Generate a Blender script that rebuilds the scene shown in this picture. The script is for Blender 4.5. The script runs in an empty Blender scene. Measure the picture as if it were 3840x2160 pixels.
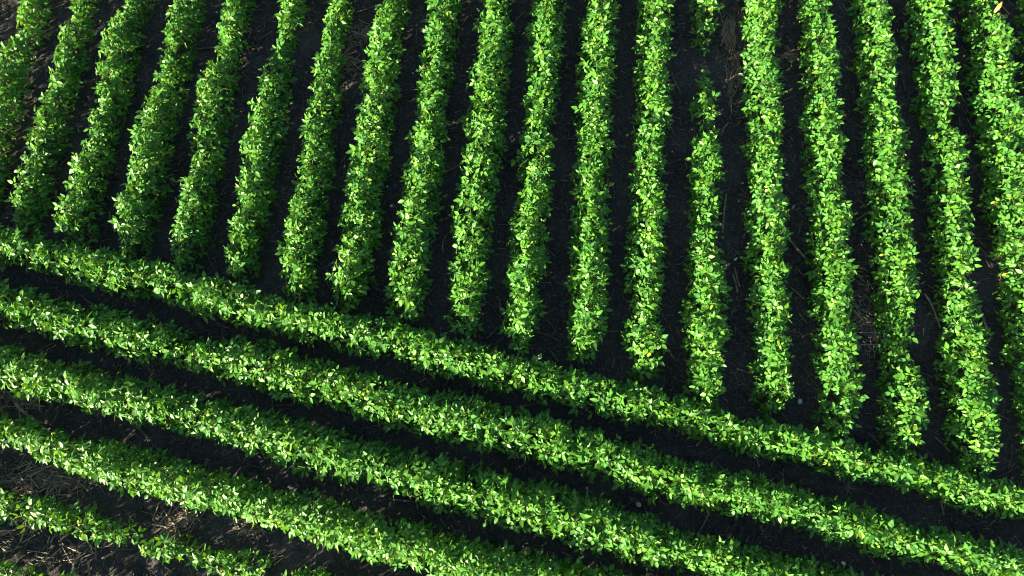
import bpy, math, random
import numpy as np

rng = np.random.default_rng(11)
random.seed(11)
C = bpy.context.scene.collection
R = math.radians

# ------------------------------------------------------------------ camera
CAM_H, TILT = 9.1, R(15.3)
GW, GH = 7728.0, 4347.0                       # the survey grid the rows were measured on
F = GW * 24 / 36
UPV = np.array([0, math.cos(TILT), math.sin(TILT)])
FWD = np.array([0, math.sin(TILT), -math.cos(TILT)])

def at(gx, gy, z=0.0):
    """ground survey: grid point -> world point on the level z"""
    d = np.array([1.0, 0, 0]) * (gx - GW / 2) / F + UPV * (GH / 2 - gy) / F + FWD
    t = (z - CAM_H) / d[2]
    return np.array([0, 0, CAM_H]) + d * t

cam = bpy.data.cameras.new('camera')
cam.lens, cam.sensor_width, cam.clip_end = 24, 36, 2000
co = bpy.data.objects.new('camera', cam)
co.location = (0, 0, CAM_H)
co.rotation_euler = (TILT, 0, 0)
C.objects.link(co)
bpy.context.scene.camera = co

# ------------------------------------------------------------------ light
SUN_EL, SUN_A = R(12.8), R(34)                  # low sun, from the left and a little behind
SUN = np.array([-math.cos(SUN_A) * math.cos(SUN_EL), -math.sin(SUN_A) * math.cos(SUN_EL), math.sin(SUN_EL)])
sl = bpy.data.lights.new('sun', 'SUN')
sl.energy, sl.angle, sl.color = 5.0, R(0.5), (1.0, 0.89, 0.64)
so = bpy.data.objects.new('sun', sl)
C.objects.link(so)
from mathutils import Vector
so.rotation_euler = Vector(SUN).to_track_quat('Z', 'Y').to_euler()
so.location = (0, 0, 20)
w = bpy.data.worlds.new("World")
bpy.context.scene.world = w
w.use_nodes = True
nt = w.node_tree
sky = nt.nodes.new('ShaderNodeTexSky')
sky.sky_type = 'NISHITA'
sky.sun_disc = False
sky.sun_elevation = SUN_EL
sky.sun_rotation = math.atan2(SUN[0], SUN[1])
bg = nt.nodes['Background']
bg.inputs[1].default_value = 0.05
nt.links.new(sky.outputs[0], bg.inputs[0])
bpy.context.scene.cycles.filter_width = 1.05
vs = bpy.context.scene.view_settings
vs.view_transform, vs.look, vs.gamma, vs.exposure = 'Standard', 'None', 1.0, 2.5

# ------------------------------------------------------------------ materials
def mat(name):
    m = bpy.data.materials.new(name)
    m.use_nodes = True
    t = m.node_tree
    return m, t, t.nodes['Principled BSDF'], t.nodes['Material Output']

def attr(t, name):
    n = t.nodes.new('ShaderNodeAttribute')
    n.attribute_name = name
    return n.outputs['Fac']

def mix(t, fac, a, b):
    n = t.nodes.new('ShaderNodeMix')
    n.data_type = 'RGBA'
    for sock, v in ((n.inputs[0], fac), (n.inputs[6], a), (n.inputs[7], b)):
        if isinstance(v, (int, float)): sock.default_value = v
        elif isinstance(v, tuple): sock.default_value = (*v, 1)
        else: t.links.new(v, sock)
    return n.outputs[2]

def noise(t, scale, detail=4, rough=.6):
    tc = t.nodes.new('ShaderNodeTexCoord')
    n = t.nodes.new('ShaderNodeTexNoise')
    n.inputs['Scale'].default_value = scale
    n.inputs['Detail'].default_value = detail
    n.inputs['Roughness'].default_value = rough
    t.links.new(tc.outputs['Object'], n.inputs['Vector'])
    return n.outputs['Fac']

def ramp(t, src, a, b):
    n = t.nodes.new('ShaderNodeMapRange')
    n.inputs[1].default_value, n.inputs[2].default_value = a, b
    t.links.new(src, n.inputs[0])
    return n.outputs[0]

def leaf_material():
    m, t, p, out = mat('soybean_leaf')
    tint, age, rib = attr(t, 'tint'), attr(t, 'age'), attr(t, 'rib')
    col = mix(t, tint, (.010, .085, .024), (.074, .205, .014))
    col = mix(t, age, col, (.20, .32, .010))
    col = mix(t, rib, col, (.09, .25, .03))
    geo = t.nodes.new('ShaderNodeNewGeometry')
    under = mix(t, geo.outputs['Backfacing'], col, mix(t, .35, col, (.22, .33, .15)))
    t.links.new(under, p.inputs['Base Color'])
    p.inputs['Roughness'].default_value = .46
    p.inputs['Specular IOR Level'].default_value = .25
    tr = t.nodes.new('ShaderNodeBsdfTranslucent')
    tcol = mix(t, tint, (.09, .31, .006), (.24, .45, .008))
    tcol = mix(t, age, tcol, (.42, .46, .02))
    t.links.new(tcol, tr.inputs[0])
    ms = t.nodes.new('ShaderNodeMixShader')
    ms.inputs[0].default_value = .23
    t.links.new(p.outputs[0], ms.inputs[1])
    t.links.new(tr.outputs[0], ms.inputs[2])
    t.links.new(ms.outputs[0], out.inputs[0])
    return m

def plain(name, col, rough=.7, spec=.3, var=None, scale=30):
    m, t, p, out = mat(name)
    if var:
        t.links.new(mix(t, ramp(t, noise(t, scale), .35, .65), col, var), p.inputs['Base Color'])
    else:
        p.inputs['Base Color'].default_value = (*col, 1)
    p.inputs['Roughness'].default_value = rough
    p.inputs['Specular IOR Level'].default_value = spec
    return m

def residue_material():
    m, t, p, out = mat('dry_residue')
    col = mix(t, attr(t, 'tint'), (.05, .042, .036), (.36, .29, .20))
    t.links.new(col, p.inputs['Base Color'])
    p.inputs['Roughness'].default_value = .8
    p.inputs['Specular IOR Level'].default_value = .2
    return m

def soil_material():
    m, t, p, out = mat('dark_soil')
    n1 = noise(t, 1.3, 5)
    n2 = noise(t, 22, 6, .7)
    n3 = noise(t, 90, 3, .7)
    col = mix(t, ramp(t, n1, .35, .68), (.021, .0205, .021), (.055, .053, .053))
    col = mix(t, ramp(t, n2, .45, .8), col, (.105, .094, .084))
    col = mix(t, ramp(t, n3, .62, .8), col, (.20, .17, .14))
    t.links.new(col, p.inputs['Base Color'])
    p.inputs['Roughness'].default_value = .95
    p.inputs['Specular IOR Level'].default_value = .12
    b = t.nodes.new('ShaderNodeBump')
    b.inputs['Strength'].default_value = .9
    b.inputs['Distance'].default_value = .02
    t.links.new(n2, b.inputs['Height'])
    t.links.new(b.outputs[0], p.inputs['Normal'])
    return m

LEAF = leaf_material()
STEM = plain('green_stem', (.13, .24, .055), .55, .4)
SOIL = soil_material()
RESIDUE = residue_material()
STALK = plain('dry_stalk', (.11, .085, .06), .75, .25, (.34, .26, .17), 14)
STALK_DARK = plain('weathered_stalk', (.045, .037, .032), .85, .2, (.16, .125, .095), 16)
STONE = plain('grey_stone', (.42, .41, .40), .8, .3, (.62, .60, .57), 40)
PALE = plain('pale_leaf_underside', (.55, .62, .50), .5, .4)
YELLOW = plain('yellow_leaf', (.40, .42, .03), .5, .4, (.55, .46, .04), 30)
RED = plain('red_withered_leaf', (.42, .11, .05), .6, .3, (.55, .42, .06), 18)
PINK = plain('pink_withered_leaf', (.40, .20, .13), .6, .3, (.62, .46, .36), 25)
TAN = plain('tan_dead_leaf', (.45, .36, .18), .7, .3, (.58, .48, .28), 30)
GRASS = plain('dull_grass', (.05, .09, .02), .6, .3, (.12, .13, .04), 30)

# ------------------------------------------------------------------ mesh helpers
def make_mesh(name, v, sizes, loops, mats, mi=None, attrs=None, smooth=True):
    me = bpy.data.meshes.new(name)
    v = np.ascontiguousarray(v, dtype=np.float32)
    sizes = np.asarray(sizes, dtype=np.int32)
    loops = np.asarray(loops, dtype=np.int32)
    me.vertices.add(len(v)); me.vertices.foreach_set('co', v.ravel())
    me.loops.add(len(loops)); me.loops.foreach_set('vertex_index', loops)
    me.polygons.add(len(sizes))
    st = np.zeros(len(sizes), dtype=np.int32); st[1:] = np.cumsum(sizes)[:-1]
    me.polygons.foreach_set('loop_start', st)
    if mi is not None: me.polygons.foreach_set('material_index', np.asarray(mi, dtype=np.int32))
    me.polygons.foreach_set('use_smooth', np.full(len(sizes), smooth, dtype=bool))
    for m in mats: me.materials.append(m)
    me.update(calc_edges=True)
    for k, a in (attrs or {}).items():
        at_ = me.attributes.new(k, 'FLOAT', 'POINT')
        at_.data.foreach_set('value', np.asarray(a, dtype=np.float32))
    return me

def link(name, data, parent=None, loc=(0, 0, 0)):
    o = bpy.data.objects.new(name, data)
    C.objects.link(o)
    o.location = loc
    if parent is not None: o.parent = parent
    return o

def tag(o, label=None, cat=None, group=None, kind=None):
    if label: o['label'] = label
    if cat: o['category'] = cat
    if group: o['group'] = group
    if kind: o['kind'] = kind
    return o

def unit(a):
    return a / np.maximum(np.linalg.norm(a, axis=-1, keepdims=True), 1e-9)

# one leaflet: midrib M0..M4, left edge E1..E3, right edge E1..E3
LT = np.array([0, .20, .46, .76, 1.0, .15, .40, .72, .15, .40, .72])
LW = np.array([0, 0, 0, 0, 0, .19, .285, .165, -.19, -.285, -.165])
LRIB = np.array([1, .8, .6, .5, .3] + [0] * 6)
L_SIZES = np.array([3, 4, 4, 3, 3, 4, 4, 3])
L_LOOPS = np.array([0, 1, 5, 1, 2, 6, 5, 2, 3, 7, 6, 3, 4, 7,
                    0, 8, 1, 1, 8, 9, 2, 2, 9, 10, 3, 3, 10, 4])

def leaflets(base, d, n, L, wid, fold, droop, twist=0.0):
    """arrays: base, direction, normal (k,3); length, width factor, fold, droop (k) -> vertices (k,11,3)"""
    d = unit(d)
    n = unit(n - (n * d).sum(1, keepdims=True) * d)
    s = np.cross(n, d)
    t, wv = LT[None], LW[None] * wid[:, None]
    lift = np.abs(wv) * fold[:, None] - droop[:, None] * t ** 2
    lift = lift + rng.normal(0, .018, lift.shape) * (np.abs(wv) > 0)
    return base[:, None] + L[:, None, None] * (t[..., None] * d[:, None] + wv[..., None] * s[:, None] + lift[..., None] * n[:, None])

def tubes(p0, p1, r0, r1, k=3):
    """straight tapered tubes between point arrays; returns v, sizes, loops"""
    N = len(p0)
    ax = unit(p1 - p0)
    ref = np.where(np.abs(ax[:, 2:3]) > .9, np.array([[1., 0, 0]]), np.array([[0, 0, 1.]]))
    a = unit(np.cross(ax, ref)); b = np.cross(ax, a)
    ang = np.arange(k) * 2 * math.pi / k
    ring = np.cos(ang)[None, :, None] * a[:, None] + np.sin(ang)[None, :, None] * b[:, None]
    v = np.concatenate([p0[:, None] + ring * r0[:, None, None], p1[:, None] + ring * r1[:, None, None]], 1)
    lo = []
    for i in range(k):
        j = (i + 1) % k
        lo += [i, j, k + j, k + i]
    lo += list(range(2 * k - 1, k - 1, -1)) if k > 4 else list(range(k, 2 * k))
    lo += list(range(k))[::-1]
    sz = [4] * k + [k, k]
    loops = (np.array(lo)[None] + (np.arange(N) * 2 * k)[:, None]).ravel()
    return v.reshape(-1, 3), np.tile(sz, N), loops

# ------------------------------------------------------------------ terrain
def value_noise(x, y, cell, seed):
    g = np.random.default_rng(seed).random((256, 256))
    u, v = x / cell, y / cell
    i, j = np.floor(u).astype(int), np.floor(v).astype(int)
    fu, fv = u - i, v - j
    fu, fv = fu * fu * (3 - 2 * fu), fv * fv * (3 - 2 * fv)
    i0, i1, j0, j1 = i % 256, (i + 1) % 256, j % 256, (j + 1) % 256
    return (g[i0, j0] * (1 - fu) + g[i1, j0] * fu) * (1 - fv) + (g[i0, j1] * (1 - fu) + g[i1, j1] * fu) * fv - .5

def soil_height(x, y):
    x, y = np.asarray(x, float), np.asarray(y, float)
    return (.045 * value_noise(x, y, .9, 1) + .040 * value_noise(x, y, .23, 2)
            + .040 * value_noise(x, y, .10, 3) + .030 * value_noise(x, y, .05, 4))

def build_ground():
    far = np.array([12, 15, 20, 30, 50, 90, 160, 320, 600.])
    xs = np.concatenate([-far[::-1], np.arange(-10, 10.001, .03), far])
    ys = np.concatenate([2 - far[::-1], np.arange(-3.5, 10.001, .03), far + 2])
    X, Y = np.meshgrid(xs, ys)
    Z = soil_height(X, Y)
    v = np.stack([X, Y, Z], -1).reshape(-1, 3)
    nx, ny = len(xs), len(ys)
    i = (np.arange(ny - 1)[:, None] * nx + np.arange(nx - 1)[None]).ravel()
    loops = np.stack([i, i + 1, i + nx + 1, i + nx], 1).ravel()
    me = make_mesh('soil', v, np.full(len(i), 4), loops, [SOIL])
    tag(link('soil', me), kind='structure')
build_ground()

# ------------------------------------------------------------------ the crop rows
Z0 = .27                                      # level of the widest leaves
def plant_object(parent, ploc, rowdir, wd, hgt, spread, ntri, origin, vigour=1.0):
    """one soybean plant: trifoliate leaves on petioles (one mesh), with its main stem as child"""
    t3 = np.array([rowdir[0], rowdir[1], 0]); n3 = np.array([rowdir[1], -rowdir[0], 0])
    b = hgt / 2
    lean = rng.normal(0, .02, 2)
    ntri = max(3, int(ntri))
    # where each trifoliate sits on the dome of the plant
    th = rng.uniform(-1.9, 1.9, ntri)
    th = np.where(rng.random(ntri) < .45, rng.normal(0, .75, ntri), th)
    low = rng.random(ntri) < .27              # the lower leaves that close the row towards the soil
    th = np.where(low, rng.choice([-1, 1], ntri) * rng.uniform(1.7, 2.6, ntri), th)
    rr = 1 - .62 * rng.random(ntri) ** 1.9
    rr = np.where(low, rng.uniform(.35, 1.05, ntri), rr)
    rr = np.where(rng.random(ntri) < .02, rr * 1.12, rr)
    s = np.clip(rng.normal(0, spread, ntri), -1.9 * spread, 1.9 * spread)
    u = wd * rr * np.sin(th) * (1 - .20 * np.maximum(np.cos(th), 0))
    z = b + b * rr * np.cos(th)
    z = np.maximum(z, .05) + rng.normal(0, .018, ntri)
    z = np.maximum(z, .04)
    s *= np.clip(1.25 - .55 * (z / hgt) ** 2, .5, 1.3)
    hub = t3 * s[:, None] + n3 * u[:, None] + np.array([0, 0, 1.]) * z[:, None]
    hub[:, 0] += lean[0]; hub[:, 1] += lean[1]
    out = unit(n3 * (u / wd)[:, None] + t3 * (s / spread * .45)[:, None] + rng.normal(0, .42, (ntri, 3)) * [1, 1, 0])
    radial = unit(n3 * (np.sin(th))[:, None] + np.array([0, 0, 1.]) * (np.cos(th) * .9 + .25)[:, None])
    nor = unit(np.array([0, 0, .62]) + .50 * radial + .34 * SUN + rng.normal(0, .48, (ntri, 3)))
    out = unit(out - (out * nor).sum(1, keepdims=True) * nor)
    young = ((z > .86 * hgt) & (rng.random(ntri) < .15)).astype(float)
    size = (.065 + .036 * rng.random(ntri) ** 1.2) * (1 - .34 * young) * vigour
    # apex: a tight tuft of small new leaves
    side = np.cross(nor, out)
    bases, dirs, nors, lens, ages, tints, wids = [], [], [], [], [], [], []
    ptint = rng.random()
    ttint = np.clip(.35 * ptint + rng.random(ntri) * .65, 0, 1)
    for k, a in ((0, 0.0), (1, 1.25), (-1, -1.25)):
        a = a + rng.normal(0, .13, ntri)
        d = out * np.cos(a)[:, None] + side * np.sin(a)[:, None]
        tilt = rng.normal(-.16, .32, ntri)
        d = unit(d + nor * tilt[:, None])
        nn = unit(nor - d * tilt[:, None] + rng.normal(0, .30, (ntri, 3)))
        off = .024 if k == 0 else .008
        bases.append(hub + d * off)
        dirs.append(d); nors.append(nn)
        lens.append(size * (1.05 if k == 0 else .94) * rng.uniform(.9, 1.1, ntri))
        ages.append(np.clip(young * rng.uniform(.2, .8, ntri) + (rng.random(ntri) < .004) * .8, 0, 1))
        tints.append(np.clip(ttint + rng.normal(0, .12, ntri), 0, 1))
        wids.append(rng.uniform(.90, 1.12, ntri))
    base, d, nn = map(np.concatenate, (bases, dirs, nors))
    L, age, tint, wid = map(np.concatenate, (lens, ages, tints, wids))
    k = len(L)
    lv = leaflets(base, d, nn, L, wid, rng.normal(.26, .2, k), rng.normal(.10, .10, k)).reshape(-1, 3)
    lsz = np.tile(L_SIZES, k)
    llo = (L_LOOPS[None] + (np.arange(k) * 11)[:, None]).ravel()
    at_t, at_a, at_r = np.repeat(tint, 11), np.repeat(age, 11), np.tile(LRIB, k)
    # petioles
    sh = np.clip(z * rng.uniform(.45, .8, ntri), .02, hgt * .85)
    p0 = np.stack([lean[0] * sh / hgt, lean[1] * sh / hgt, sh], 1)
    mid = p0 * .45 + hub * .55 + np.array([0, 0, .03])
    tv1, ts1, tl1 = tubes(p0, mid, np.full(ntri, .0028), np.full(ntri, .0022))
    tv2, ts2, tl2 = tubes(mid, hub, np.full(ntri, .0022), np.full(ntri, .0018))
    v = np.concatenate([lv, tv1, tv2])
    sizes = np.concatenate([lsz, ts1, ts2])
    loops = np.concatenate([llo, tl1 + len(lv), tl2 + len(lv) + len(tv1)])
    mi = np.concatenate([np.zeros(len(lsz)), np.ones(len(ts1) + len(ts2))])
    z_ = np.zeros(len(tv1) + len(tv2))
    # stay off the neighbours' mesh data: every plant is grown on its own
    v[:, 2] = np.maximum(v[:, 2], .012)
    me = make_mesh('soybean_plant', v, sizes, loops, [LEAF, STEM], mi,
                   {'tint': np.concatenate([at_t, z_]), 'age': np.concatenate([at_a, z_]), 'rib': np.concatenate([at_r, z_])})
    loc = (ploc[0] - origin[0], ploc[1] - origin[1], 0)
    o = link('soybean_plant', me, parent, loc)
    g = float(soil_height(ploc[0], ploc[1]))
    a0 = np.array([[0, 0, g - .03], [lean[0] * .5, lean[1] * .5, hgt * .45]])
    a1 = np.array([[lean[0] * .5, lean[1] * .5, hgt * .45], [lean[0], lean[1], hgt * .88]])
    sv, ss, sl_ = tubes(a0, a1, np.array([.006, .0048]), np.array([.0048, .003]), 6)
    link('stem', make_mesh('stem', sv, ss, sl_, [STEM]), o)
    return o

ROWS_OUT = []
def grow_row(name, label, group, pts, upright, ext0=0.0, ext1=0.0, density=225, hscale=1.0):
    """pts: (along, low edge, high edge) surveyed on the grid; ext: metres the row runs on past its first / last point"""
    c, half = [], []
    for a, e0, e1 in pts:
        P, Q = (at(e0, a, Z0), at(e1, a, Z0)) if upright else (at(a, e0, Z0), at(a, e1, Z0))
        c.append((P[:2] + Q[:2]) / 2); half.append((P[:2] - Q[:2]))
    c = np.array(c); half = np.array(half)
    tng = np.gradient(c, axis=0); tng = unit(tng)
    nrm = np.stack([tng[:, 1], -tng[:, 0]], 1)
    hw = np.abs((half * nrm).sum(1)) / 2
    m = np.abs((c * nrm).sum(1)) / (CAM_H - Z0)
    bb = np.clip(hw, .12, .27)
    wd = np.sqrt(np.maximum(hw ** 2 - (.8 * bb * m) ** 2, (.55 * hw) ** 2))
    if ext0 > 0:
        d = unit(c[0] - c[min(3, len(c) - 1)]); c = np.vstack([c[0] + d * ext0, c]); wd = np.r_[.24, wd]
    if ext1 > 0:
        d = unit(c[-1] - c[max(-4, -len(c))]); c = np.vstack([c, c[-1] + d * ext1]); wd = np.r_[wd, .24]
    seg = np.linalg.norm(np.diff(c, axis=0), axis=1)
    S = np.r_[0, np.cumsum(seg)]
    total = S[-1]
    step = max(.095, total / 98)
    inset = min(.07, total * .2)
    n = max(1, int(round((total - 2 * inset) / step)) + 1)
    pos = np.linspace(inset, total - inset, n) if n > 1 else np.array([total / 2])
    org = np.array([np.interp(total / 2, S, c[:, 0]), np.interp(total / 2, S, c[:, 1])])
    root = link(name, None, None, (org[0], org[1], 0))
    tag(root, label, 'crop row', group)
    ROWS_OUT.append((root, c))
    for q in pos:
        jit = rng.normal(0, step * .12)
        q2 = np.clip(q + jit, 0, total)
        p = np.array([np.interp(q2, S, c[:, 0]), np.interp(q2, S, c[:, 1])])
        p2 = np.array([np.interp(min(q2 + .1, total), S, c[:, 0]), np.interp(min(q2 + .1, total), S, c[:, 1])])
        p1 = np.array([np.interp(max(q2 - .1, 0), S, c[:, 0]), np.interp(max(q2 - .1, 0), S, c[:, 1])])
        d = unit(p2 - p1)
        wq = float(np.interp(q2, S, wd))
        wj = wq * rng.uniform(.93, 1.07)
        h = np.clip(wq / .235, .45, 1.12) ** .8 * .56 * rng.uniform(.92, 1.08) * hscale
        wleaf = max(wj - .045, .05)           # the leaf itself reaches past its hub
        nt_ = density * step * np.clip((wq / .235) ** 1.2, .18, 1.35)
        plant_object(root, p, d, wleaf, h, step * .8, nt_ * rng.uniform(.85, 1.15), org)
    return root

def T(col, row, seq, upright):
    """tile readings -> grid readings"""
    ox, oy = col * 2576, row * 1449
    return [((a + oy, l + ox, r + ox) if upright else (a + ox, l + oy, r + oy)) for a, l, r in seq]

ORD = ['first', 'second', 'third', 'fourth', 'fifth', 'sixth', 'seventh', 'eighth', 'ninth', 'tenth', 'eleventh', 'twelfth',
       'thirteenth', 'fourteenth', 'fifteenth', 'sixteenth', 'seventeenth', 'eighteenth', 'nineteenth', 'twentieth']
UP = {}
UP['A'] = T(0,0,[(0,130,380),(100,110,370),(200,120,310),(260,180,290),(310,70,290),(400,-10,275),(600,-60,230),(800,-110,190),(1000,-180,115),(1200,-230,70),(1400,-270,30),(1600,-310,-10)],1)
UP['B'] = T(0,0,[(0,520,740),(150,510,690),(300,440,680),(400,420,670),(550,370,640),(700,330,600),(850,250,540),(1000,220,520),(1150,180,470),(1300,130,420),(1449,110,400),(1549,70,380),(1649,60,330),(1735,80,290)],1)
UP['C'] = T(0,0,[(0,930,1130),(150,860,1090),(300,790,1070),(450,750,1050),(600,710,1010),(720,700,980),(800,750,940),(900,670,920),(1000,640,890),(1150,600,870),(1300,540,830),(1449,510,810),(1549,480,780),(1649,440,760),(1749,430,740),(1820,490,640)],1)
UP['D'] = T(0,0,[(0,1290,1540),(150,1260,1520),(300,1210,1480),(450,1200,1430),(600,1170,1400),(750,1110,1390),(900,1070,1340),(1050,1020,1330),(1200,1000,1300),(1350,970,1280),(1449,950,1260),(1549,890,1210),(1649,880,1200),(1749,870,1190),(1849,890,1150),(1895,940,1100)],1)
UP['E'] = T(0,0,[(0,1710,1900),(150,1660,1890),(300,1640,1880),(400,1610,1820),(500,1620,1790),(570,1540,1790),(700,1480,1790),(800,1460,1760),(950,1460,1730),(1100,1450,1700),(1250,1440,1670),(1400,1360,1660),(1549,1330,1620),(1649,1330,1620),(1749,1300,1600),(1849,1280,1560),(1949,1280,1530),(2005,1300,1480)],1)
UP['F'] = T(0,0,[(0,2090,2300),(150,2080,2290),(250,2090,2220),(370,2070,2200),(430,2010,2190),(550,2010,2180),(600,1960,2190),(700,1950,2180),(850,1900,2160),(1000,1870,2150),(1150,1830,2130),(1300,1820,2100),(1449,1790,2070),(1600,1760,2030),(1750,1730,2020),(1900,1720,1990),(2020,1700,1970),(2110,1740,1940)],1)
UP['G'] = T(0,0,[(0,2470,2646),(150,2450,2641),(300,2420,2610),(450,2380,2598),(600,2350,2591),(700,2330,2576),(850,2300,2560),(1000,2270,2535),(1150,2260,2530),(1300,2240,2510),(1449,2205,2475),(1600,2170,2470),(1750,2140,2450),(1900,2110,2430),(2050,2110,2420),(2150,2110,2380),(2230,2160,2340)],1)
UP['H'] = T(1,0,[(0,290,500),(150,240,490),(300,210,470),(450,180,460),(600,160,440),(750,150,425),(850,120,390),(1000,100,395),(1150,60,370),(1300,40,340),(1449,30,325),(1600,0,310),(1750,-20,290),(1900,-40,260),(2050,-80,250),(2130,-110,230),(2250,-90,210),(2310,-60,150)],1)
UP['I'] = T(1,0,[(0,650,910),(150,640,890),(300,620,870),(450,600,850),(600,570,830),(750,560,820),(850,560,800),(950,530,800),(1100,500,790),(1250,480,770),(1449,445,760),(1600,420,740),(1750,390,710),(1900,370,700),(2050,360,680),(2200,340,660),(2300,340,640),(2390,390,590)],1)
UP['J'] = T(1,0,[(0,1050,1290),(150,1030,1290),(300,1010,1300),(450,990,1270),(600,960,1260),(750,970,1250),(900,930,1240),(1050,930,1240),(1200,900,1210),(1300,880,1190),(1449,865,1180),(1600,840,1170),(1750,830,1140),(1900,820,1130),(2050,810,1120),(2200,800,1110),(2300,800,1080),(2400,780,1050),(2500,820,1020)],1)
UP['K'] = T(1,0,[(0,1420,1700),(150,1430,1680),(300,1410,1680),(450,1400,1660),(600,1380,1640),(750,1370,1630),(900,1370,1610),(1050,1350,1600),(1200,1330,1600),(1350,1330,1590),(1449,1310,1590),(1600,1290,1580),(1750,1280,1560),(1900,1260,1560),(2050,1240,1540),(2200,1240,1530),(2350,1220,1520),(2450,1200,1500),(2550,1220,1460),(2620,1290,1420)],1)
UP['L'] = T(1,0,[(0,1820,2080),(150,1810,2090),(300,1790,2080),(450,1790,2060),(600,1780,2060),(750,1790,2050),(900,1770,2030),(1050,1770,2050),(1200,1770,2030),(1350,1740,2010),(1449,1750,2020),(1600,1710,2010),(1750,1740,2010),(1900,1730,2000),(2050,1700,2020),(2200,1690,2000),(2350,1690,2000),(2500,1690,1970),(2600,1670,1960),(2680,1710,1900),(2730,1760,1860)],1)
UP['M'] = T(1,0,[(0,2220,2500),(150,2220,2490),(300,2230,2490),(450,2220,2490),(600,2200,2470),(750,2220,2490),(900,2200,2470),(1050,2200,2450),(1200,2180,2450),(1350,2190,2440),(1449,2180,2440),(1600,2170,2450),(1750,2160,2440),(1900,2160,2440),(2050,2150,2450),(2200,2150,2450),(2300,2190,2420),(2400,2190,2400),(2470,2150,2450),(2600,2120,2440),(2750,2170,2420),(2810,2220,2390)],1)
UP['N1'] = T(2,0,[(0,50,290),(100,50,290),(200,70,260),(300,80,230),(355,140,215)],1)
UP['N2'] = T(2,0,[(520,130,175),(600,110,230),(700,70,240),(800,60,280),(900,60,280),(950,90,250),(985,130,220)],1)
UP['N'] = T(2,0,[(1040,80,260),(1100,50,290),(1200,40,290),(1300,60,310),(1449,45,285),(1600,40,280),(1750,50,280),(1900,40,290),(2050,30,330),(2200,20,320),(2300,10,340),(2400,0,340),(2550,10,350),(2700,10,330),(2850,0,320),(2998,30,290),(3070,70,240)],1)
UP['O'] = T(2,0,[(0,440,720),(150,440,720),(300,440,710),(450,450,730),(600,440,740),(750,450,740),(900,470,750),(1050,470,750),(1200,480,740),(1350,490,760),(1449,470,770),(1600,470,790),(1750,480,790),(1900,490,780),(2050,470,790),(2200,490,800),(2350,490,800),(2500,510,790),(2650,520,830),(2800,520,810),(2898,530,820),(2998,530,790),(3060,590,750),(3120,620,730)],1)
UP['P'] = T(2,0,[(0,870,1090),(150,880,1110),(300,890,1130),(450,870,1160),(600,900,1160),(750,910,1180),(900,900,1190),(1050,900,1200),(1200,910,1210),(1350,920,1190),(1449,940,1200),(1600,930,1260),(1750,930,1260),(1900,940,1250),(2050,940,1270),(2200,940,1280),(2350,960,1290),(2500,980,1290),(2600,970,1310),(2750,990,1310),(2898,990,1340),(2998,1000,1330),(3098,990,1320),(3198,1030,1300),(3240,1090,1260)],1)
UP['Q'] = T(2,0,[(0,1270,1540),(150,1280,1560),(300,1300,1570),(450,1310,1610),(600,1320,1590),(750,1320,1600),(900,1350,1640),(1050,1350,1660),(1200,1340,1670),(1350,1370,1690),(1449,1375,1690),(1600,1390,1710),(1750,1370,1690),(1900,1420,1720),(2050,1400,1740),(2200,1440,1760),(2300,1430,1760),(2400,1470,1740),(2550,1520,1750),(2650,1520,1740),(2720,1510,1730),(2850,1490,1790),(2998,1480,1820),(3098,1480,1830),(3198,1490,1790),(3298,1490,1790),(3378,1580,1790),(3425,1640,1770)],1)
UP['R'] = T(2,0,[(0,1690,1990),(150,1680,1980),(300,1720,2040),(450,1740,2020),(600,1750,2040),(750,1740,2050),(880,1755,2010),(950,1790,2020),(1050,1840,2090),(1200,1790,2110),(1350,1830,2120),(1449,1830,2130),(1600,1840,2160),(1750,1840,2160),(1900,1860,2170),(2050,1890,2190),(2200,1930,2190),(2350,1950,2220),(2500,1930,2250),(2650,1910,2280),(2800,1900,2310),(2998,1960,2350),(3098,1970,2370),(3198,1970,2330),(3348,1990,2360),(3498,2060,2360),(3555,2150,2310)],1)
UP['S'] = T(2,0,[(0,2090,2340),(100,2100,2350),(200,2110,2440),(300,2150,2480),(450,2150,2480),(600,2150,2500),(750,2170,2510),(900,2200,2560),(1050,2220,2590),(1200,2240,2600),(1350,2270,2630),(1449,2260,2640),(1600,2270,2650),(1750,2300,2670),(1900,2340,2700),(2050,2370,2730),(2200,2390,2750),(2350,2380,2770),(2500,2400,2790),(2650,2430,2810),(2800,2450,2840),(2998,2470,2860),(3198,2490,2890),(3400,2530,2910),(3590,2580,2900)],1)
UP['T'] = T(2,0,[(0,2510,2830),(100,2530,2850),(250,2540,2880),(400,2560,2900),(600,2590,2930),(900,2640,2980),(1300,2700,3040),(1800,2770,3120)],1)

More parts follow.
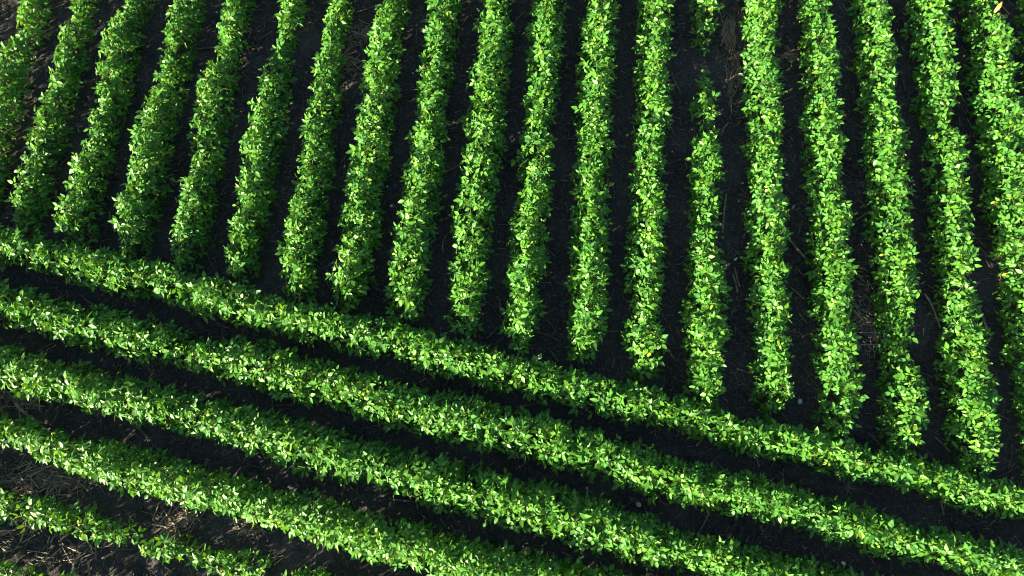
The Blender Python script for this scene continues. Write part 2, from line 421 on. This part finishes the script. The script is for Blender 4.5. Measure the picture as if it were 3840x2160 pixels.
CR = {}
CR[1] = (T(0,1,[(0,240,540),(200,290,590),(400,370,650),(600,400,690),(800,440,760),(1000,470,800),(1200,520,850),(1400,600,890),(1600,640,960),(1800,700,1010),(2000,760,1050),(2200,800,1110),(2400,850,1160)],0)
       + T(1,1,[(0,890,1190),(200,920,1250),(400,980,1280),(600,1030,1350),(800,1080,1410),(1000,1130,1460),(1200,1190,1510),(1400,1230,1555),(1600,1300,1580),(1800,1360,1640),(2000,1400,1709),(2200,1440,1769),(2400,1529,1799)],0)
       + T(2,2,[(0,110,370),(200,160,450),(400,235,530),(600,270,545),(800,300,610),(1000,330,665),(1200,400,700),(1400,480,760),(1600,510,800),(1800,550,860),(2000,610,920),(2200,680,970),(2400,730,1000),(2576,790,1030)],0))
CR[2] = (T(0,1,[(0,680,1030),(200,720,1070),(400,790,1110),(600,830,1190),(800,870,1230),(1000,930,1270),(1200,970,1300),(1340,1050,1300),(1390,1150,1290),(1440,1190,1290),(1480,1130,1340),(1700,1110,1449),(1900,1100,1499),(2100,1170,1559),(2300,1230,1609),(2500,1290,1639)],0)
       + T(1,2,[(0,-140,200),(200,-90,290),(400,-20,340),(600,20,400),(800,50,440),(1000,100,480),(1200,160,540),(1400,200,590),(1600,260,640),(1800,320,700),(2000,390,745),(2200,430,820),(2400,490,880)],0)
       + T(2,2,[(0,570,930),(200,610,970),(400,650,1000),(600,700,1040),(800,780,1095),(1000,820,1140),(1200,870,1230),(1400,920,1290),(1600,1000,1320),(1800,1050,1360),(2000,1100,1410),(2200,1155,1445),(2400,1190,1490),(2576,1260,1530)],0))
CR[3] = (T(0,2,[(0,-300,40),(200,-250,90),(400,-190,130),(600,-150,180),(800,-85,230),(1000,-55,290),(1200,-10,340),(1400,40,390),(1600,80,440),(1800,150,510),(2000,200,580),(2200,250,640),(2400,300,700)],0)
       + T(1,2,[(0,370,745),(200,410,770),(400,480,830),(600,520,890),(800,555,960),(1000,585,1010),(1200,640,1090),(1400,720,1140),(1600,760,1190),(1800,820,1240),(2000,880,1290),(2200,940,1350),(2400,1040,1390)],0)
       + T(2,2,[(0,1090,1450),(200,1130,1490),(400,1190,1540),(600,1240,1590),(800,1280,1630),(1000,1320,1670),(1200,1375,1720),(1400,1430,1770),(1700,1500,1830)],0))
CR[4] = (T(0,2,[(0,240,500),(200,280,530),(400,340,620),(600,400,710),(800,430,770),(1000,480,830),(1200,520,880),(1400,580,920),(1600,640,990),(1800,680,1020),(2000,760,1080),(2200,800,1170),(2400,830,1200)],0)
       + T(1,2,[(0,880,1255),(200,940,1360),(400,990,1400),(600,1040,1450),(800,1110,1490),(1000,1180,1530),(1200,1215,1570),(1400,1260,1610),(1600,1300,1650),(1800,1345,1690),(2000,1400,1740),(2300,1480,1810)],0))
CR[5] = T(0,2,[(0,780,1030),(200,820,1100),(400,850,1140),(600,900,1190),(750,970,1220),(890,1010,1250),(960,1080,1240)],0)
CR['5b'] = T(0,2,[(1065,1170,1280),(1150,1120,1350),(1300,1120,1390),(1420,1200,1380),(1550,1230,1440),(1700,1240,1500),(1850,1255,1530),(1930,1290,1550),(1980,1390,1560)],0)
CR['5c'] = T(0,2,[(2115,1400,1560),(2200,1400,1640),(2400,1390,1690),(2650,1470,1770)],0)
CR[6] = T(0,2,[(0,1320,1600),(100,1335,1620),(200,1385,1640),(300,1450,1660),(450,1440,1700),(600,1480,1750)],0)

UPG = 'upright soybean rows side by side'
CRG = 'slanting soybean rows across the bottom'
FEAT = {'A': 'pinched near its top and leaving at left',
        'B': 'gently curved, ending closest to the left edge', 'C': 'notched on its left side halfway down',
        'D': 'smooth and even, slightly curved', 'E': 'stepping left sharply a third of the way down',
        'F': 'thin in its upper third and wider below', 'G': 'with sunlit straw beside its top',
        'H': 'ending in a ragged pale tuft', 'I': 'slightly bulging left at mid height',
        'J': 'with its end just short of the slanting row', 'K': 'straight, ending in loose leaves',
        'L': 'straight and even along its length', 'M': 'pinched above its foot',
        'O': 'wide beside the gap of its neighbour', 'P': 'leaning right towards its foot',
        'Q': 'narrowing sharply near its lower end', 'R': 'nearly broken in two above mid height',
        'S': 'broad and brightest, leaving at right', 'T': 'showing only in the top right corner'}
order = ['A','B','C','D','E','F','G','H','I','J','K','L','M','N','O','P','Q','R','S','T']
for k in order:
    if k == 'N':
        grow_row('soybean_row', 'short top piece of the broken fourteenth upright soybean row, above bare soil', UPG, UP['N1'], True, ext0=1.2, density=125)
        grow_row('soybean_clump', 'small isolated clump of soybean standing in the gap of the fourteenth upright row', UPG, UP['N2'], True, density=125)
        grow_row('soybean_row', 'long lower piece of the broken fourteenth upright soybean row, below an isolated clump', UPG, UP['N'], True)
        continue
    i = order.index(k)
    grow_row('soybean_row', f'{ORD[i]} upright soybean row from the left, {FEAT[k]}', UPG, UP[k], True, ext0=1.2)
for k, lab in ((1, 'uppermost slanting soybean row, which the feet of the upright rows touch'),
               (2, 'second slanting soybean row from the top, pinched thin near its left end'),
               (3, 'third slanting soybean row from the top, broad and dense'),
               (4, 'fourth slanting soybean row from the top, with pale straw under its left end'),
               (5, 'fifth slanting soybean row from the top, thin left piece with ragged end'),
               ('5b', 'ragged middle piece of the fifth slanting soybean row, right of its first gap'),
               ('5c', 'last cut off piece of the fifth slanting soybean row at the bottom edge'),
               (6, 'sixth slanting soybean row, only its leaf tops in the bottom left corner')):
    e0 = 0 if k in ('5b', '5c') else 1.8
    e1 = {1: 1.3, 2: 1.3, 3: 1.8, 4: 2.5, '5c': 5.5, 6: 6.5}.get(k, 0)
    grow_row('soybean_row', lab, CRG, CR[k], False, ext0=e0, ext1=e1, density=265 if k in (1, 2, 3, 4) else 165,
             hscale=1.0 if k in (1, 2, 3, 4) else .88)
# two neighbours beyond the left edge, whose shade falls into the picture
for q, off in ((1, -430), (2, -860)):
    grow_row('soybean_row', f'soybean row standing {"just" if q == 1 else "two rows"} outside the left edge of the picture', UPG,
             [(a, l + off, r + off) for a, l, r in UP['A'][::2]], True, ext0=1.2, density=90)

# ------------------------------------------------------------------ crop residue (uncountable)
def residue():
    N = 42000
    P, Q, W, Tn = [], [], [], []
    def scatter(n, cx, cy, sx, sy, ang, sang, lmin, lmax, t0, t1, lift=.012, fat=1.0):
        if fat > 1:                           # a wind-blown mat: thick in the middle, ragged towards its rim
            ln = max(sx, sy) / .35
            blobs = rng.uniform(-.85, .85, (max(5, int(ln * 3)), 2))
            b_ = blobs[rng.integers(0, len(blobs), n)]
            x = cx + (b_[:, 0] + rng.normal(0, .3, n)) * sx; y = cy + (b_[:, 1] + rng.normal(0, .22, n)) * sy
        else:
            x = cx + rng.uniform(-1, 1, n) * sx; y = cy + rng.uniform(-1, 1, n) * sy
        a = rng.normal(ang, sang, n)
        L = rng.uniform(0, 1, n) ** 2 * (lmax - lmin) + lmin
        dx, dy = np.cos(a) * L / 2, np.sin(a) * L / 2
        z0 = soil_height(x - dx, y - dy) + rng.uniform(.001, lift, n)
        z1 = soil_height(x + dx, y + dy) + rng.uniform(.001, lift, n)
        P.append(np.stack([x - dx, y - dy, z0], 1)); Q.append(np.stack([x + dx, y + dy, z1], 1))
        W.append(rng.uniform(.0012, .0042, n) * fat); Tn.append(rng.uniform(t0, t1, n) ** 1.5)
    scatter(N, 0, 3.2, 9.5, 5.6, 0, 2.5, .015, .17, .05, 1.0)
    # thick mats of straw where the photograph shows them
    for col, row, x0, y0, x1, y1, n, ang in ((2,0,300,150,440,700,1100,1.45), (0,2,0,30,250,200,350,-.6), (0,2,0,540,950,800,1100,.1),
                                             (1,0,20,170,180,560,350,.6), (0,2,1150,920,1500,1100,350,.3), (0,2,0,1050,900,1330,300,.4),
                                             (2,0,730,380,900,480,160,.2), (2,1,1250,600,1500,1250,400,-1.0), (0,2,1750,980,2050,1130,260,.2)):
        p, q = at(x0 + col * 2576, y0 + row * 1449), at(x1 + col * 2576, y1 + row * 1449)
        c, h = (p + q) / 2, np.abs(q - p) / 2
        scatter(int(n * .55), c[0], c[1], h[0], h[1], ang, .3 if (col, x0) == (2, 300) else .75, .04, .30, .15, 1.0, .035, 2.3)
    p, q, w_, tn = map(np.concatenate, (P, Q, W, Tn))
    v, s, l = tubes(p, q, w_, w_ * rng.uniform(.5, 1, len(w_)), 3)
    me = make_mesh('crop_residue', v, s, l, [RESIDUE], None, {'tint': np.repeat(tn, 6)}, smooth=False)
    tag(link('crop_residue', me), 'fine broken straw and chaff scattered over the dark soil', 'straw', kind='stuff')
residue()

# ------------------------------------------------------------------ stalks one can tell apart
STK = {(0,0):[(1460,375,1640,355),(1960,300,2060,240),(585,880,610,1010),(420,1290,520,1190),(400,1350,490,1440),(70,1330,105,1440),(1830,540,1880,600),(1150,40,1165,100),(600,740,680,810)],
 (1,0):[(105,100,290,45),(95,170,210,245),(45,340,150,230),(890,220,970,110),(875,340,890,240),(1300,180,1400,70),(2510,440,2555,365),(2490,540,2560,700),(2490,870,2560,900),(1610,1060,1780,1055),(1240,860,1330,845),(2460,1240,2560,1200),(770,1300,890,1240)],
 (2,0):[(1190,470,1300,550),(2060,130,2100,190),(2370,10,2470,110),(300,1000,340,930),(740,1025,830,965),(2140,1170,2220,1290),(1640,560,1680,700),(890,930,910,990),(2090,720,2120,780),(1690,960,1710,1000)],
 (0,1):[(435,0,440,180),(825,150,855,280),(1570,480,1640,640),(620,775,710,850),(260,1200,410,1135),(90,1110,130,1050),(1820,1110,1850,1010),(1640,985,1740,1030),(0,640,80,630)],
 (1,1):[(770,460,790,330),(650,780,720,700),(1490,1060,1650,1130),(1560,1180,1640,1290),(1550,960,1620,1050),(1550,930,1620,870),(1190,790,1200,920),(1090,1110,1180,1020),(1980,1060,2090,1050),(2460,270,2560,240),(2480,190,2530,230),(650,920,730,970),(2470,1190,2510,1260)],
 (2,1):[(300,350,325,20),(800,350,950,520),(1270,500,1400,600),(1350,390,1420,510),(1370,620,1445,745),(1290,620,1340,720),(370,620,410,760),(390,580,430,720),(850,560,920,640),(810,720,910,810),(1750,510,1860,560),(1820,770,1930,1030),(880,920,940,990),(1370,1030,1500,1210),(1310,210,1390,150),(460,350,485,290),(900,0,940,90),(2190,740,2250,670),(2180,350,2330,355),(2220,870,2300,1080),(410,1330,510,1370),(1340,800,1345,940),(870,330,905,210),(410,800,430,850)],
 (0,2):[(1000,290,1190,500),(1145,1025,1190,910),(1405,940,1420,1060),(400,290,440,190),(170,240,300,290),(50,650,230,590),(250,690,420,605),(300,690,330,570),(360,665,530,685),(400,690,550,715),(10,1140,160,1080),(160,1190,200,1090),(665,1340,668,1440),(0,735,95,735),(460,730,540,760),(430,840,460,760),(130,150,290,280),(0,30,140,150),(600,1090,690,1240),(770,1320,870,1260),(1250,1380,1300,1420),(720,1000,730,900)],
 (1,2):[(1325,175,1600,125),(990,20,1000,110),(1040,60,1090,10),(360,860,550,885),(130,830,125,740),(70,770,140,840),(0,840,40,770),(1320,650,1400,590),(1770,770,1830,720),(1890,760,1920,850)],
 (2,2):[(570,1155,720,1160),(75,950,90,1120),(130,1110,200,960),(180,1160,340,1135),(550,540,575,620),(100,470,160,400),(700,680,760,760),(1950,900,1970,990),(1900,400,2010,510),(1360,90,1460,130),(2490,460,2470,650),(2420,690,2540,620),(1420,390,1490,460),(2360,230,2470,270),(1400,1290,1450,1350)]}

def up_mid(k, gy):
    a = UP[k]; ys = [p[0] for p in a]
    return float(np.interp(gy, ys, [(p[1] + p[2]) / 2 for p in a]))
def cr_mid(k, gx):
    a = CR[k]; xs = [p[0] for p in a]
    return float(np.interp(gx, xs, [(p[1] + p[2]) / 2 for p in a]))

def where_is(gx, gy):
    """-> (key, words) of the alley a point lies in"""
    if gy < cr_mid(1, gx):
        xs = [up_mid(k, gy) for k in order]
        n = sum(1 for x in xs if x < gx)
        if n == 0: return ('u', 0), 'left of the first upright row'
        if n >= 20: return ('u', 20), 'right of the last upright row'
        return ('u', n), f'between {ORD[n-1]} and {ORD[n]} upright rows'
    n = sum(1 for k in (1, 2, 3, 4, 5) if cr_mid(k, gx) < gy)
    if n >= 5: return ('c', 5), 'below the fifth slanting row'
    return ('c', n), f'between {ORD[n-1]} and {ORD[n]} slanting rows'

def stalk_mesh(L, r):
    k, ns = 8, max(5, int(L / .03))
    t = np.linspace(0, 1, ns)
    nodes = (np.arange(ns) % max(3, int(.11 / (L / ns))) == 0)
    rad = r * (1 - .25 * t) * (1 + .22 * nodes) * rng.uniform(.93, 1.07, ns)
    bx = rng.normal(0, .035) * L
    ang = np.arange(k) * 2 * math.pi / k
    cy = bx * np.sin(t * math.pi) + rng.normal(0, .0015, ns)
    v = np.zeros((ns, k, 3))
    v[..., 0] = ((t - .5) * L)[:, None]
    v[..., 1] = cy[:, None] + np.cos(ang)[None] * rad[:, None]
    v[..., 2] = np.sin(ang)[None] * rad[:, None] * .8
    v[0, :, 0] += rng.normal(0, r * .5, k); v[-1, :, 0] += rng.normal(0, r * .8, k)   # torn ends
    loops, sizes = [], []
    for i in range(ns - 1):
        for j in range(k):
            a, b = i * k + j, i * k + (j + 1) % k
            loops += [a, a + k, b + k, b]; sizes.append(4)
    loops += list(range(k)); sizes.append(k)
    loops += [(ns - 1) * k + j for j in range(k)][::-1]; sizes.append(k)
    return v.reshape(-1, 3), sizes, loops

def place_stalks():
    items = []
    for (c, r), L in STK.items():
        for x0, y0, x1, y1 in L:
            gx0, gy0, gx1, gy1 = x0 + c * 2576, y0 + r * 1449, x1 + c * 2576, y1 + r * 1449
            key, words = where_is((gx0 + gx1) / 2, (gy0 + gy1) / 2)
            items.append([key, words, (gx0 + gx1) / 2, (gy0 + gy1) / 2, at(gx0, gy0, .02), at(gx1, gy1, .02)])
    groups = {}
    for it in items: groups.setdefault(it[0], []).append(it)
    for key, its in groups.items():
        its.sort(key=lambda i: i[3] if key[0] == 'u' else i[2])
        for n, (k_, words, gx, gy, p, q) in enumerate(its):
            d = q - p; L = float(np.linalg.norm(d[:2])); L = max(L, .12)
            rad = float(np.clip(.008 + .009 * rng.random() + .006 * (L > .35), .007, .02))
            v, s, l = stalk_mesh(L, rad)
            pale = key == ('c', 4) or key == ('c', 5) or (gx > 5152 and rng.random() < .3) or rng.random() < .18
            o = link('corn_stalk', make_mesh('corn_stalk', v, s, l, [STALK if pale else STALK_DARK], smooth=True))
            m = (p + q) / 2
            o.location = (m[0], m[1], float(soil_height(m[0], m[1])) + rad * .8 + .012)
            o.rotation_euler = (rng.uniform(-3, 3), rng.normal(0, .03), math.atan2(d[1], d[0]))
            size = 'long' if L > .42 else 'short' if L < .26 else 'dry'
            tone = 'pale' if pale else 'dull brown'
            from_ = 'the top' if key[0] == 'u' else 'the left'
            pos = f'{ORD[n]} from {from_}' if len(its) > 1 else 'the only one there'
            if n >= 20: pos = 'farthest right'
            tag(o, f'{size} {tone} corn stalk {words}, {pos}', 'stalk', 'broken corn stalks lying between the rows')
place_stalks()

# ------------------------------------------------------------------ small single things
def G(col, row, x, y, z=0.0): return at(x + col * 2576, y + row * 1449, z)

def stone(col, row, x, y, r, label):
    import bmesh
    bm = bmesh.new()
    bmesh.ops.create_icosphere(bm, subdivisions=3, radius=1)
    sc = np.array([1, rng.uniform(.65, .9), rng.uniform(.45, .65)])
    for v in bm.verts:
        d = np.array(v.co)
        f = 1 + .28 * float(value_noise(np.array(d[0] * 2 + r * 900), np.array(d[1] * 2 + d[2] * 1.3), .9, 9))
        v.co = tuple(d * f * sc * r)
    for f in bm.faces: f.smooth = True
    me = bpy.data.meshes.new('stone'); bm.to_mesh(me); bm.free(); me.materials.append(STONE)
    p = G(col, row, x, y)
    o = link('stone', me, None, (p[0], p[1], float(soil_height(p[0], p[1])) + r * .35))
    o.rotation_euler[2] = rng.uniform(0, 6)
    tag(o, label, 'stone', 'small stones on the soil')

stone(2,2,890,130,.036,'pale grey stone, the biggest, near the foot of the fifteenth upright row')
stone(2,0,785,1320,.022,'light stone right of the fifteenth upright row at mid height, right of a pair')
stone(2,0,748,1330,.018,'light stone right of the fifteenth upright row at mid height, left of a pair')
stone(2,0,400,655,.016,'small light stone in the straw left of the fifteenth upright row')
stone(2,0,450,1385,.018,'small pale stone left of the fifteenth upright row, at mid height')
stone(1,1,380,105,.024,'pale stone between the eighth and ninth upright rows at mid height')
stone(1,1,1190,378,.014,'tiny pale stone just right of the tenth upright row')
stone(1,0,540,550,.018,'round pale pebble between the eighth and ninth upright rows, high up')
stone(1,0,350,1415,.018,'small pinkish pale stone right of the eighth upright row at mid height')
stone(1,0,1275,1045,.015,'tiny white pebble right of the tenth upright row, above mid height')
stone(0,1,980,1055,.014,'tiny pebble on the soil between the first and second slanting rows')
stone(2,1,428,65,.014,'tiny pale stone between the fourteenth and fifteenth upright rows at mid height')

def blade(p, q, width, matl, name, parent=None, sag=.03, thick=.0012):
    """a lance-shaped leaf from p to q, cupped and bent, with thickness"""
    n = 9
    t = np.linspace(0, 1, n)
    wv = width * np.sin(math.pi * np.clip(t * .93 + .05, 0, 1)) ** .8
    d = unit(np.array(q) - np.array(p)); s = unit(np.cross(d, [0, 0, 1.])); u = np.cross(s, d)
    mid = np.array(p)[None] * (1 - t)[:, None] + np.array(q)[None] * t[:, None] + u[None] * (sag * np.sin(math.pi * t))[:, None]
    tw = np.sin(t * 2.4 + 1) * .35
    sid = s[None] * np.cos(tw)[:, None] + u[None] * np.sin(tw)[:, None]
    v = np.stack([mid - sid * wv[:, None] + u * (wv * .3)[:, None], mid, mid + sid * wv[:, None] + u * (wv * .3)[:, None]], 1).reshape(-1, 3)
    v2 = v - u * thick
    loops, sizes = [], []
    m = n * 3
    for i in range(n - 1):
        for j in range(2):
            a = i * 3 + j
            loops += [a, a + 1, a + 4, a + 3]; sizes.append(4)
            loops += [m + a + 3, m + a + 4, m + a + 1, m + a]; sizes.append(4)
    org = np.array(p)
    me = make_mesh(name, np.concatenate([v, v2]) - (org if parent is None else 0), sizes, loops, [matl])
    return link(name, me, parent, tuple(org) if parent is None else (0, 0, 0))

# red withered weed in the top right corner
foot = G(2, 0, 2372, 120, .0)
weed = link('withered_weed', None, None, (foot[0], foot[1], 0))
tag(weed, 'withered weed with red and yellow leaves in the top right corner beside the nineteenth row', 'weed')
f0 = np.array([foot[0], foot[1], 0])
a_, b_ = G(2,0,2345,100,.50) - f0, G(2,0,2411,12,.60) - f0
c_, d_ = G(2,0,2375,117,.46) - f0, G(2,0,2452,133,.50) - f0
blade(a_, b_, .026, RED, 'leaf', weed); blade(c_, d_, .02, PINK, 'leaf', weed, .015)
sv, ss, sl2 = tubes(np.array([[0, 0, 0.], c_ * .98]), np.array([c_ * .98, a_]), np.array([.006, .004]), np.array([.004, .003]), 6)
link('stem', make_mesh('stem', sv, ss, sl2, [TAN]), weed)

def single(col, row, x0, y0, x1, y1, z, width, m, name, label, cat):
    o = blade(G(col, row, x0, y0, z), G(col, row, x1, y1, z + .015), width, m, name, None, .012)
    tag(o, label, cat)
single(1,2,2225,895,2262,925,.03,.032,TAN,'dead_leaf','yellowed dead leaf on dark soil between the second and third slanting rows','dead leaf')
single(2,2,1195,1345,1232,1362,.03,.022,PALE,'pale_flake','pale flake of husk on soil above the bottom edge, right of centre','husk flake')
single(2,1,388,518,412,495,.03,.016,PALE,'pale_flake','small pale husk flake between the fourteenth and fifteenth upright rows','husk flake')

def grass_weed(col, row, x, y, label):
    p = G(col, row, x, y)
    g = float(soil_height(p[0], p[1]))
    o = link('grass_weed', None, None, (p[0], p[1], g))
    tag(o, label, 'weed')
    for i in range(13):
        a = rng.uniform(0, 6.28); L = rng.uniform(.08, .17)
        blade(np.array([0, 0, .0]), np.array([math.cos(a) * L, math.sin(a) * L, rng.uniform(.03, .12)]), .005, GRASS, 'blade', o, .03)
grass_weed(0,1,2105,75,'dull green tuft of grass between the sixth and seventh upright rows')
grass_weed(0,1,1640,395,'dry yellowish grass tuft between the fifth and sixth upright rows')

def stubble(col, row, x, y, label, n=22, rad=.15):
    p = G(col, row, x, y)
    g = float(soil_height(p[0], p[1]))
    a = rng.uniform(0, 6.28, n); L = rng.uniform(.35, 1, n) * rad
    p0 = np.stack([np.cos(a) * .015, np.sin(a) * .015, np.full(n, .015)], 1)
    p1 = np.stack([np.cos(a) * L, np.sin(a) * L, rng.uniform(.01, .06, n)], 1)
    v, s, l = tubes(p0, p1, np.full(n, .004), np.full(n, .002), 4)
    cv, cs, cl = tubes(np.array([[0, 0, -.02]]), np.array([[.004, .003, .05]]), np.array([.022]), np.array([.013]), 8)
    me = make_mesh('stubble_clump', np.concatenate([v, cv]), np.concatenate([s, cs]), np.concatenate([l, cl + len(v)]), [STALK_DARK if n < 25 else STALK], smooth=False)
    tag(link('stubble_clump', me, None, (p[0], p[1], g)), label, 'stubble', 'old stubble clumps on the soil')
stubble(2,2,1245,770,'tangled round stubble clump between the first and second slanting rows at right', 30)
stubble(2,2,910,240,'spiky stubble clump near the pale stone at the foot of sixteenth upright row')
stubble(2,1,1385,755,'stubble clump between the sixteenth and seventeenth upright rows, upper one')
stubble(2,1,930,1360,'thin stubble clump right of the fifteenth upright row, low down')
stubble(0,2,1320,1010,'stubble clump below the fourth slanting row in the lower left quarter')

# pale upturned and yellow leaves that stand out of their rows
def row_leaf(col, row, x, y, ang, L, m, name, label, z=.5):
    p = G(col, row, x, y, z)
    best = min(ROWS_OUT, key=lambda rc: np.min(np.linalg.norm(rc[1] - p[:2], axis=1)))[0]
    dirv = np.array([math.cos(ang), math.sin(ang), .15])
    q = p + dirv * L
    off = np.array([best.location[0], best.location[1], 0])
    o = blade(p - off, q - off, L * .27, m, name, best, .008)
    o['label'] = label
for col, row, x, y, ang in ((2,1,2105,120,0.0), (2,1,700,112,-.8), (2,1,235,890,-.9), (2,1,262,1005,-1.3), (2,0,1565,795,.3), (2,0,420,0+560,-.4)):
    row_leaf(col, row, x, y, ang, .075, PALE, 'upturned_leaf', 'upturned leaf showing its whitish underside')
for col, row, x, y, ang in ((2,0,190,75,.3), (2,0,205,92,-1.2), (2,1,2325,85,.1), (2,1,2350,95,-.7), (2,0,1920,545,.9), (2,1,1485,480,.1), (1,1,2310,1240,.8), (1,1,2290,1225,2.2), (2,1,2410,628,.2)):
    row_leaf(col, row, x, y, ang, .07, YELLOW, 'yellow_leaf', 'yellow leaf')
